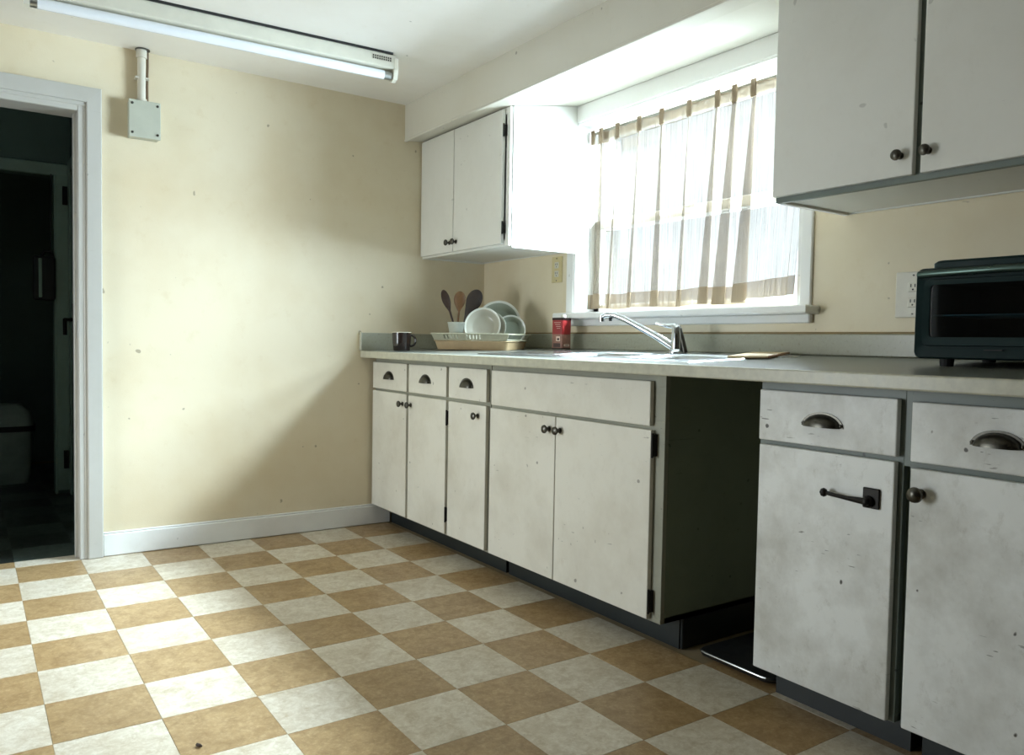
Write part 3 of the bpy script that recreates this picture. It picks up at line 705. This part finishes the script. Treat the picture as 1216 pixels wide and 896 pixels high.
# cutting board lying over the right end of the sink
t = thing('cutting_board', 'thin pale wooden board lying across the right end of the sink', 'cutting board', (2.30, -2.08, ctz(2.30) + 0.0045), rot=(-0.0175, -0.036, math.radians(26)))
B(-0.17, 0.17, -0.065, 0.065, 0.0, 0.007, 0.002).build('plank', 'board', t, local=True)
B(-0.17, 0.17, -0.068, -0.065, 0.0, 0.0075, 0.001).build('edge_strip', 'board_edge', t, 'orange-brown edge', local=True)

# ------------------------------------------------------------------ things on the worktop
# mug
mx, my = 1.900, -0.190; mz = ctz(mx)
t = thing('mug', 'dark brown glazed mug with a handle near the back-wall end of the worktop', 'mug', (mx, my, mz))
MB().lathe([(0.038, 0), (0.042, 0.004), (0.046, 0.04), (0.0485, 0.093), (0.0455, 0.094), (0.042, 0.04), (0.038, 0.010), (0.002, 0.008)], 28, Matrix.Translation((mx, my, mz)), True, True).build('body', 'mug', t, smooth=True)
MB().lathe([(0.0490, 0.0915), (0.0490, 0.0955), (0.0450, 0.0955), (0.0450, 0.0915)], 28, Matrix.Translation((mx, my, mz)), False, False).build('rim', 'mug_in', t, 'pale rim', smooth=True)
hl = Vector((0.825, -0.565, 0))
hp = []
for k in range(11):
    a = -PI / 2 + PI * k / 10
    hp.append(Vector((mx, my, mz + 0.052)) + hl * (0.044 + 0.026 * math.cos(a)) + Vector((0, 0, 0.028 * math.sin(a))))
MB().tube(hp, 0.0055, 8).build('handle', 'mug', t, smooth=True)

# drip tray and dish rack (placed by their own axes)
RA = math.radians(-58); RC = Vector((2.216, -0.440, 0)); rz = ctz(RC.x) + 0.003
def rr(hx, hy, z, r=0.02, n=6):
    out = []
    for cx, cy, a0 in ((hx - r, hy - r, 0), (-hx + r, hy - r, 90), (-hx + r, -hy + r, 180), (hx - r, -hy + r, 270)):
        for k in range(n + 1):
            a = math.radians(a0 + 90 * k / n); out.append((cx + r * math.cos(a), cy + r * math.sin(a), z))
    return out
t = thing('drip_tray', 'tan plastic drip tray under the dish rack', 'tray', (RC.x, RC.y, rz - 0.004), rotz=RA)
MB().rings([rr(0.190, 0.114, 0.0), rr(0.194, 0.119, 0.014), rr(0.200, 0.126, 0.040), rr(0.206, 0.132, 0.042), rr(0.204, 0.130, 0.045), rr(0.196, 0.123, 0.042), rr(0.190, 0.115, 0.014), rr(0.186, 0.110, 0.006)]).build('basin', 'tray', t, smooth=True, local=True)
rk = thing('dish_rack', 'cream coated dish rack holding plates and a crock in the corner', 'dish rack', (RC.x, RC.y, rz + 0.004), rotz=RA)
top = rr(0.218, 0.137, 0.070, 0.025); MB().tube([Vector(p) for p in top], 0.0042, 8, True).build('top_rim', 'rack', rk, smooth=True, local=True)
low = rr(0.205, 0.126, 0.042, 0.025); MB().tube([Vector(p) for p in low], 0.004, 8, True).build('lower_rim', 'rack', rk, smooth=True, local=True)
fl = MB()
for k in range(9): y = -0.10 + 0.025 * k; fl.tube([(-0.178, y, 0.014), (0.178, y, 0.014)], 0.002, 6)
fl.build('base_wires', 'rack', rk, local=True)
for k in range(4):
    sx, sy = ((-1, -1), (1, -1), (1, 1), (-1, 1))[k]
    MB().tube([(sx * 0.166, sy * 0.094, 0.004), (sx * 0.190, sy * 0.114, 0.042), (sx * 0.210, sy * 0.131, 0.070)], 0.004, 8).build('leg', 'rack', rk, local=True)
for sy in (-1, 1):                                             # slotted long sides
    wl = MB()
    for i in range(46):
        x = -0.199 + 0.0087 * i
        if 7 <= i <= 15 and i % 2 or 20 <= i <= 29 and i % 2: continue
        q = [(x, sy * d0, 0.043) for d0 in (0.1275, 0.1245)] + [(x + 0.0088, sy * d0, 0.043) for d0 in (0.1275, 0.1245)]
        q += [((x + e_) * 1.05, sy * d0, 0.069) for e_ in (0, 0.0088) for d0 in (0.1375, 0.1345)]
        wl.add(q, [(0, 2, 6, 4), (1, 5, 7, 3), (0, 1, 3, 2), (4, 6, 7, 5), (0, 4, 5, 1), (2, 3, 7, 6)])
    wl.build('slotted_side', 'rack', rk, 'slotted long side', local=True)
for k in range(6):
    x = -0.03 + 0.03 * k
    MB().tube([(x, -0.09, 0.014), (x, -0.05, 0.062), (x, 0.0, 0.014), (x, 0.05, 0.062), (x, 0.09, 0.014)], 0.0022, 6).build('plate_divider', 'rack', rk, local=True)

Rz = Matrix.Rotation(RA, 4, 'Z')
def rloc(x, y, z): return Vector((RC.x, RC.y, rz + 0.004)) + Rz.to_3x3() @ Vector((x, y, z))
def plate(label, lx, ly, dia, ang, tilt, mat='plate', zb=0.018):
    r = dia / 2
    n = Vector((math.cos(math.radians(ang)), math.sin(math.radians(ang)), tilt)).normalized()
    c = rloc(lx, ly, zb); c.z += r * math.sqrt(1 - n.z ** 2)
    Rm = Matrix.Translation(c) @ n.to_track_quat('Z', 'Y').to_matrix().to_4x4()
    mb = MB(); mb.lathe([(r * 0.30, -0.009), (r * 0.58, -0.009), (r * 0.60, -0.006), (r * 0.74, 0.004), (r * 0.985, 0.015)], 44, Rm, True, False)
    mb.lathe([(r * 0.90, 0.0142), (r * 0.74, 0.0075), (r * 0.64, -0.001), (r * 0.56, -0.004), (r * 0.2, -0.0045)], 44, Rm, False, True)
    mb.k = 1; mb.lathe([(r * 0.985, 0.015), (r, 0.0162), (r * 0.99, 0.0178), (r * 0.955, 0.0170), (r * 0.90, 0.0142)], 44, Rm, False, False)
    o = mb.build('plate', [mat, 'plate_rim'], None, smooth=True, mesh_off=tuple(c))
    return tag(o, label, 'plate', 'plates standing in the dish rack')
plate('large white plate at the front of the dish rack', 0.040, -0.060, 0.185, 222, 0.22)
plate('pale plate standing tallest at the back of the dish rack', 0.062, 0.074, 0.225, 232, 0.15, 'plate_g')
plate('white plate behind the front plate, only its right rim showing', 0.060, -0.015, 0.165, 222, 0.2)
plate('small pale plate at the right end of the dish rack', 0.150, 0.028, 0.150, 234, 0.15, 'plate_g')

# crock and utensils
cc = rloc(-0.150, 0.02, 0.018)
t = thing('utensil_crock', 'pale stoneware crock in the dish rack holding wooden utensils', 'crock', tuple(cc))
MB().lathe([(0.032, 0), (0.034, 0.004), (0.038, 0.07), (0.0445, 0.104), (0.0465, 0.108), (0.0460, 0.113), (0.0425, 0.113), (0.040, 0.104), (0.034, 0.07), (0.030, 0.008), (0.001, 0.007)], 28, Matrix.Translation(cc)).build('body', 'crock', t, smooth=True)
lat = Vector((0.825, -0.565, 0)); dep = Vector((0.565, 0.825, 0))
def utensil(name, label, mat, foot, tip, neck, hw, hl, thick, shape):
    """straight handle from foot (in crock) to neck, then a flat or bowled head up to the tip; offsets are lateral, depth, up"""
    P = lambda a: cc + lat * a[0] + dep * a[1] + Vector((0, 0, a[2]))
    f, nk, tp = P(foot), P(neck), P(tip); ax = (tp - nk).normalized()
    side = (lat - ax * lat.dot(ax)).normalized(); nrm = side.cross(ax)
    t = thing(name, label, 'utensil', tuple(f), 'utensils in the crock')
    MB().tube([f, f.lerp(nk, 0.6), nk, nk.lerp(tp, 0.2)], [0.0055, 0.0050, 0.0055, 0.006], 8).build('handle', mat, t, smooth=True)
    L = (tp - nk).length; rs = []
    for i in range(19):
        k = 1 - (1 - i / 18) ** 1.6; c = nk.lerp(tp, k)
        w_ = hw * shape(k); th = thick * (0.35 + 0.65 * min(1, w_ / hw)); bowl = -0.010 * math.sin(PI * k) if thick < 0.008 else 0
        rs.append([c + side * (w_ * math.cos(a)) + nrm * (th * math.sin(a) + bowl * (1 - abs(math.cos(a)))) for a in (2 * PI * j / 14 for j in range(14))])
    MB().rings(rs).build('head', mat, t, smooth=True)
def rnd(k, c): return 1.0 if k <= c else max(0.12, math.sqrt(max(0, 1 - ((k - c) / (1.003 - c)) ** 2)))
egg = lambda k: (0.20 + 0.80 * math.sin(PI / 2 * min(1, k / 0.58)) ** 1.3) * rnd(k, 0.58)
paddle = lambda k: (0.18 + 0.82 * math.sin(PI / 2 * min(1, k / 0.5)) ** 1.2) * rnd(k, 0.62)
fan = lambda k: (0.14 + 0.86 * min(1, k / 0.62) ** 1.1) * rnd(k, 0.70)
utensil('wooden_spoon', 'dark wooden spoon at the left of the crock', 'wood_dk', (0.012, 0, 0.012), (-0.072, 0, 0.276), (-0.034, 0.0, 0.165), 0.021, 0.1, 0.0065, egg)
utensil('wooden_spatula', 'mid-brown wooden spatula in the middle of the crock', 'wood_md', (-0.004, 0.012, 0.012), (0.016, 0.012, 0.272), (0.010, 0.012, 0.168), 0.030, 0.1, 0.009, egg)
utensil('wooden_paddle', 'broad blackened wooden paddle leaning right in the crock', 'wood_bk', (-0.012, -0.01, 0.012), (0.110, 0.016, 0.280), (0.040, 0.0, 0.110), 0.040, 0.16, 0.010, fan)

# red tin
TXc = Vector((2.400, -0.860, 0)); tz = ctz(2.40) + 0.006
t = thing('red_tin', 'red and tan square tin with white cap below the window sill', 'tin', (TXc.x, TXc.y, tz), rotz=math.radians(-34 + 45))
hw_ = 0.033
MB().rings([rr(hw_, hw_, 0.002, 0.008), rr(hw_, hw_, 0.068, 0.008)]).build('lower_label', 'tin_tan', t, 'tan lower print', smooth=True, local=True)
MB().rings([rr(hw_, hw_, 0.068, 0.008), rr(hw_, hw_, 0.134, 0.008)]).build('upper_label', 'tin_red', t, 'red upper print', smooth=True, local=True)
MB().rings([rr(hw_ + 0.001, hw_ + 0.001, 0.134, 0.008), rr(hw_ + 0.001, hw_ + 0.001, 0.145, 0.008), rr(hw_ - 0.004, hw_ - 0.004, 0.146, 0.006)]).build('top_rim', 'tin_dark', t, 'dark top rim', local=True)
MB().rings([rr(hw_ + 0.001, hw_ + 0.001, -0.001, 0.008), rr(hw_ + 0.001, hw_ + 0.001, 0.004, 0.008)]).build('bottom_rim', 'tin_dark', t, 'dark bottom rim', local=True)
MB().lathe([(0.013, 0.146), (0.013, 0.156), (0.010, 0.160), (0.001, 0.161)], 16, Matrix.Translation((0.006, -0.006, 0))).build('cap', 'plastic_w', t, 'white cap', smooth=True, local=True)
for k in range(4): B(-hw_ - 0.0006, -hw_ + 0.0005, -0.022 + 0.003 * (k % 2), 0.018 - 0.006 * k, 0.122 - 0.009 * k, 0.1235 - 0.009 * k).build('print_line', 'print_pale', t, local=True)
B(-hw_ - 0.0006, -hw_ + 0.0005, -0.02, 0.004, 0.036, 0.058).build('print_block', 'print_pale', t, 'pale printed block', local=True)
B(-0.020, 0.018, -hw_ - 0.0006, -hw_ + 0.0005, 0.012, 0.022).build('print_block', 'print_pale', t, 'pale printed block', local=True)
for y0_, y1_, z0_, z1_ in ((-0.016, -0.002, 0.040, 0.050), (-0.022, 0.020, 0.008, 0.026)): B(-hw_ - 0.0009, -hw_ + 0.0005, y0_, y1_, z0_, z1_).build('print_patch', 'print_dark', t, local=True)
B(-0.012, 0.012, -hw_ - 0.0009, -hw_ + 0.0005, 0.0155, 0.0185).build('print_patch', 'print_dark', t, local=True)

# toaster oven
OA = math.radians(2.0)
t = thing('toaster_oven', 'black toaster oven standing at the right end of the worktop', 'toaster oven', (2.10, -2.722, ctz(2.16)), rotz=OA)
OWd, OD, H0, H1 = 0.43, 0.33, 0.018, 0.247
L = dict(local=True)
bo = MB()                                                       # hollow body: front frame with opening
def rrect(y0, y1, z0, z1, r, x, n=5):
    out = []
    for cy, cz, a0 in ((y1 - r, z1 - r, 0), (y0 + r, z1 - r, 90), (y0 + r, z0 + r, 180), (y1 - r, z0 + r, 270)):
        for k in range(n + 1):
            a = math.radians(a0 + 90 * k / n); out.append((x, cy + r * math.cos(a), cz + r * math.sin(a)))
    return out
bo.rings([rrect(-OWd + 0.035, -0.030, 0.062, 0.210, 0.008, 0.30), rrect(-OWd + 0.035, -0.030, 0.062, 0.210, 0.008, 0.008), rrect(-OWd + 0.004, -0.004, H0 + 0.004, H1 - 0.004, 0.016, 0.0),
          rrect(-OWd, 0, H0, H1, 0.018, 0.006), rrect(-OWd, 0, H0, H1, 0.018, OD)], True, True, True)
bo.build('body', 'oven', t, smooth=True, **L)
dr_ = MB(); dr_.rings([rrect(-OWd + 0.060, -0.040, 0.072, 0.204, 0.010, -0.004), rrect(-OWd + 0.036, -0.024, 0.052, 0.216, 0.016, -0.008), rrect(-OWd + 0.034, -0.022, 0.050, 0.218, 0.016, 0.0), rrect(-OWd + 0.060, -0.040, 0.072, 0.204, 0.010, 0.006)], True, False, False)
dro = dr_.build('door', 'oven', t, smooth=True, **L)
B(-0.001, 0.002, -OWd + 0.060, -0.040, 0.072, 0.204).build('door_glass', 'oven_glass', dro, 'smoked glass', **L)
hb = MB().tube([(-0.003, -0.010, 0.2305), (-0.010, -0.045, 0.2315), (-0.020, -OWd / 2, 0.2335), (-0.010, -OWd + 0.045, 0.2315), (-0.003, -OWd + 0.010, 0.2305)], 0.0095, 12)
hb.box(-0.004, 0.004, -0.016, -0.006, 0.225, 0.237); hb.box(-0.004, 0.004, -OWd + 0.006, -OWd + 0.016, 0.225, 0.237)
hb.build('handle', 'oven_trim', dro, 'grey bar handle across the top', smooth=True, **L)
tp = MB(); tp.rings([[(x, y, z) for x, y, z in [(p[0] + 0.17, p[1] - OWd / 2, zz) for p in rr(0.150 - ins, OWd / 2 - 0.025 - ins, 0, 0.03)]] for ins, zz in ((0.0, H1 - 0.002), (0.0, H1 + 0.014), (0.006, H1 + 0.020))])
tp.build('raised_top', 'oven', t, smooth=True, **L)
wr = MB()
for k in range(9): wr.tube([(0.03 + 0.03 * k, -OWd + 0.04, 0.128), (0.03 + 0.03 * k, -0.035, 0.128)], 0.0018, 6)
wr.build('wire_rack', 'alu', t, **L)
for x in (0.045, 0.285):
    for y in (-0.065, -OWd + 0.065):
        zz = -0.006 + 0.04 * (x - 0.05)
        MB().lathe([(0.012, zz), (0.016, zz + 0.004), (0.018, H0 + 0.003)], 14, Matrix.Translation((x, y, 0.0))).build('foot', 'black', t, **L)
B(-0.0095, -0.004, -0.215, -0.175, 0.040, 0.0425).build('badge', 'black', t, **L)
kn = Vector((-1, 0, 0)).to_track_quat('Z', 'Y').to_matrix().to_4x4()

# outlets
def outlet(label, y, z, w_, h_, mat, grp='electrical outlets on the window wall'):
    t = thing('outlet', label, 'outlet', (XW, y, z))
    B(XW - 0.006, XW, y - w_ / 2, y + w_ / 2, z - h_ / 2, z + h_ / 2, 0.003, seg=2).build('cover_plate', mat, t)
    for s_ in (-1, 1):
        zc = z + s_ * 0.020 * h_ / 0.12
        rc = B(XW - 0.0085, XW - 0.004, y - 0.016, y + 0.016, zc - 0.0155, zc + 0.0155, 0.004).build('receptacle', 'plastic_w' if mat == 'plastic_w' else 'plastic_w', t)
        for dy in (-0.0065, 0.0065): B(XW - 0.0092, XW - 0.0078, y + dy - 0.0015, y + dy + 0.0015, zc - 0.001, zc + 0.009).build('slot', 'black', rc)
        MB().tube([(XW - 0.0092, y, zc - 0.008), (XW - 0.0078, y, zc - 0.008)], 0.003, 8).build('slot', 'black', rc)
    for s_ in (-1, 1):
        MB().tube([(XW - 0.0085, y, z + s_ * h_ * 0.42), (XW - 0.004, y, z + s_ * h_ * 0.42)], 0.003, 8).build('screw', 'pewter', t)
outlet('yellowed outlet under the corner wall cupboard', -0.664, 1.334, 0.085, 0.130, 'plastic_y')
outlet('white outlet half hidden behind the toaster oven', -2.487, 1.137, 0.115, 0.143, 'plastic_w')

# ------------------------------------------------------------------ ceiling lamp
A_, B_ = Vector((0.262, -0.548, 0)), Vector((1.640, -0.606, 0))
ang = math.atan2(B_.y - A_.y, B_.x - A_.x); LL = (B_ - A_).length
t = thing('fluorescent_lamp', 'white fluorescent tube fitting on the ceiling, unlit', 'ceiling lamp', (A_.x, A_.y, CEIL), rotz=ang)
B(0.0, LL, -0.030, 0.030, -0.066, -0.006, 0.006, seg=2).build('batten', 'enamel', t, **L)
B(0.02, LL - 0.02, -0.036, 0.024, -0.008, 0.0).build('gap_shadow_strip', 'black', t, 'dark strip for the shadow gap above the batten', **L)  # black strip put in for the shadow line under the ceiling
tb = MB().tube([(0.035, 0, -0.090), (LL - 0.05, 0, -0.090)], 0.0195, 20).build('tube', 'tube', t, smooth=True, **L)
MB().tube([(LL - 0.055, 0, -0.090), (LL - 0.015, 0, -0.090)], 0.0185, 20).build('tube_cap', 'alu', tb, 'metal end cap', smooth=True, **L)
MB().tube([(0.010, 0, -0.090), (0.036, 0, -0.090)], 0.0185, 20).build('tube_cap', 'alu', tb, 'metal end cap', smooth=True, **L)
for x in (-0.006, LL - 0.012):
    hp = [(-0.032, -0.02), (-0.032, -0.07), (-0.022, -0.108), (0, -0.116), (0.022, -0.108), (0.032, -0.07), (0.032, -0.02)]
    MB().rings([[(x + dx, y, z) for y, z in hp] for dx in (0, 0.018)]).build('lamp_holder', 'enamel', t, **L)
lb = B(LL - 0.115, LL - 0.022, -0.0308, -0.0295, -0.042, -0.020).build('rating_label', 'plastic_w', t, 'small printed label', **L)
lg = MB()
for i in range(2):
    for j in range(9): lg.box(LL - 0.112 + 0.0098 * j, LL - 0.1055 + 0.0098 * j, -0.0313, -0.0306, -0.039 + 0.0095 * i, -0.032 + 0.0095 * i)
lg.build('label_print', 'pewter', lb, **L)

# junction box, conduit, cable
t = thing('junction_box', 'pale square junction box on the back wall beside the doorway', 'junction box', (0.727, YW, 1.83))
B(0.670, 0.792, -0.030, YW, 1.826, 1.982, 0.004).build('box', 'box_grey', t)
cv = B(0.666, 0.794, -0.040, -0.028, 1.824, 1.984, 0.003, seg=2).build('cover', 'box_grey', t)
for x in (0.680, 0.781):
    for z in (1.843, 1.967): MB().lathe([(0.0055, 0), (0.0055, 0.0025), (0.003, 0.004)], 10, Matrix.Translation((x, -0.040, z)) @ Vector((0, -1, 0)).to_track_quat('Z', 'Y').to_matrix().to_4x4()).build('screw', 'pewter', cv)
t = thing('conduit', 'white vertical conduit pipe from the junction box to the ceiling', 'conduit', (0.722, -0.006, 1.98))
cx_ = 0.722; MB().tube([(cx_, -0.008, 1.975), (cx_, -0.008, 2.21)], 0.0165, 18).build('pipe', 'plastic_w', t, smooth=True)
MB().tube([(cx_, -0.008, 2.172), (cx_, -0.008, 2.2095)], 0.0215, 18).build('top_coupling', 'plastic_w', t, smooth=True)
MB().tube([(cx_, -0.008, 1.976), (cx_, -0.008, 1.996)], 0.021, 18).build('lower_coupling', 'plastic_w', t, smooth=True)
B(cx_ - 0.026, cx_ + 0.030, -0.02, YW, 2.082, 2.090, 0.001).build('clip', 'plastic_w', t)
MB().lathe([(0.030, 0), (0.030, 0.004)], 20, Matrix.Translation((cx_ + 0.004, -0.010, 2.205))).build('ceiling_ring', 'pewter', t)
o = MB().tube([(0.748, 0.008, 1.98), (0.747, 0.008, 2.06), (0.749, 0.008, 2.15), (0.748, 0.004, 2.209)], 0.0055, 8).build('cable', 'cable', None, smooth=True, mesh_off=(0.748, 0.008, 1.98))
tag(o, 'thin brown cable running up beside the white conduit', 'cable')

# dark flat tray on the floor in the gap under the worktop
t = thing('floor_tray', 'flat black tray with metal front edge on the floor under the worktop gap', 'tray', (2.16, -2.30, 0.004))
MB().rings([[(2.16 + p[0], -2.298 + p[1], z) for p in rr(0.215 - k, 0.142 - k, 0, 0.03)] for k, z in ((0.02, 0.003), (0.004, 0.012), (0, 0.022), (0.004, 0.027))]).build('body', 'mat', t, smooth=True)
MB().tube([(1.948, -2.178, 0.025), (1.944, -2.20, 0.025), (1.944, -2.40, 0.025), (1.948, -2.418, 0.025)], 0.0035, 8).build('front_edge', 'alu', t, 'metal front edge', smooth=True)

# crumb on the floor
q = (0.52, -1.905)
o = MB().lathe([(0.001, 0), (0.004, 0.002), (0.004, 0.012), (0.002, 0.018), (0.001, 0.019)], 7, Matrix.Translation((q[0], q[1], 0.0045)) @ Matrix.Rotation(PI / 2, 4, 'X') @ Matrix.Rotation(0.5, 4, 'Y')).build('crumb', 'wood_dk', None, mesh_off=(q[0], q[1], 0.0))
tag(o, 'small dark crumb on a tan floor tile in the foreground', 'crumb')
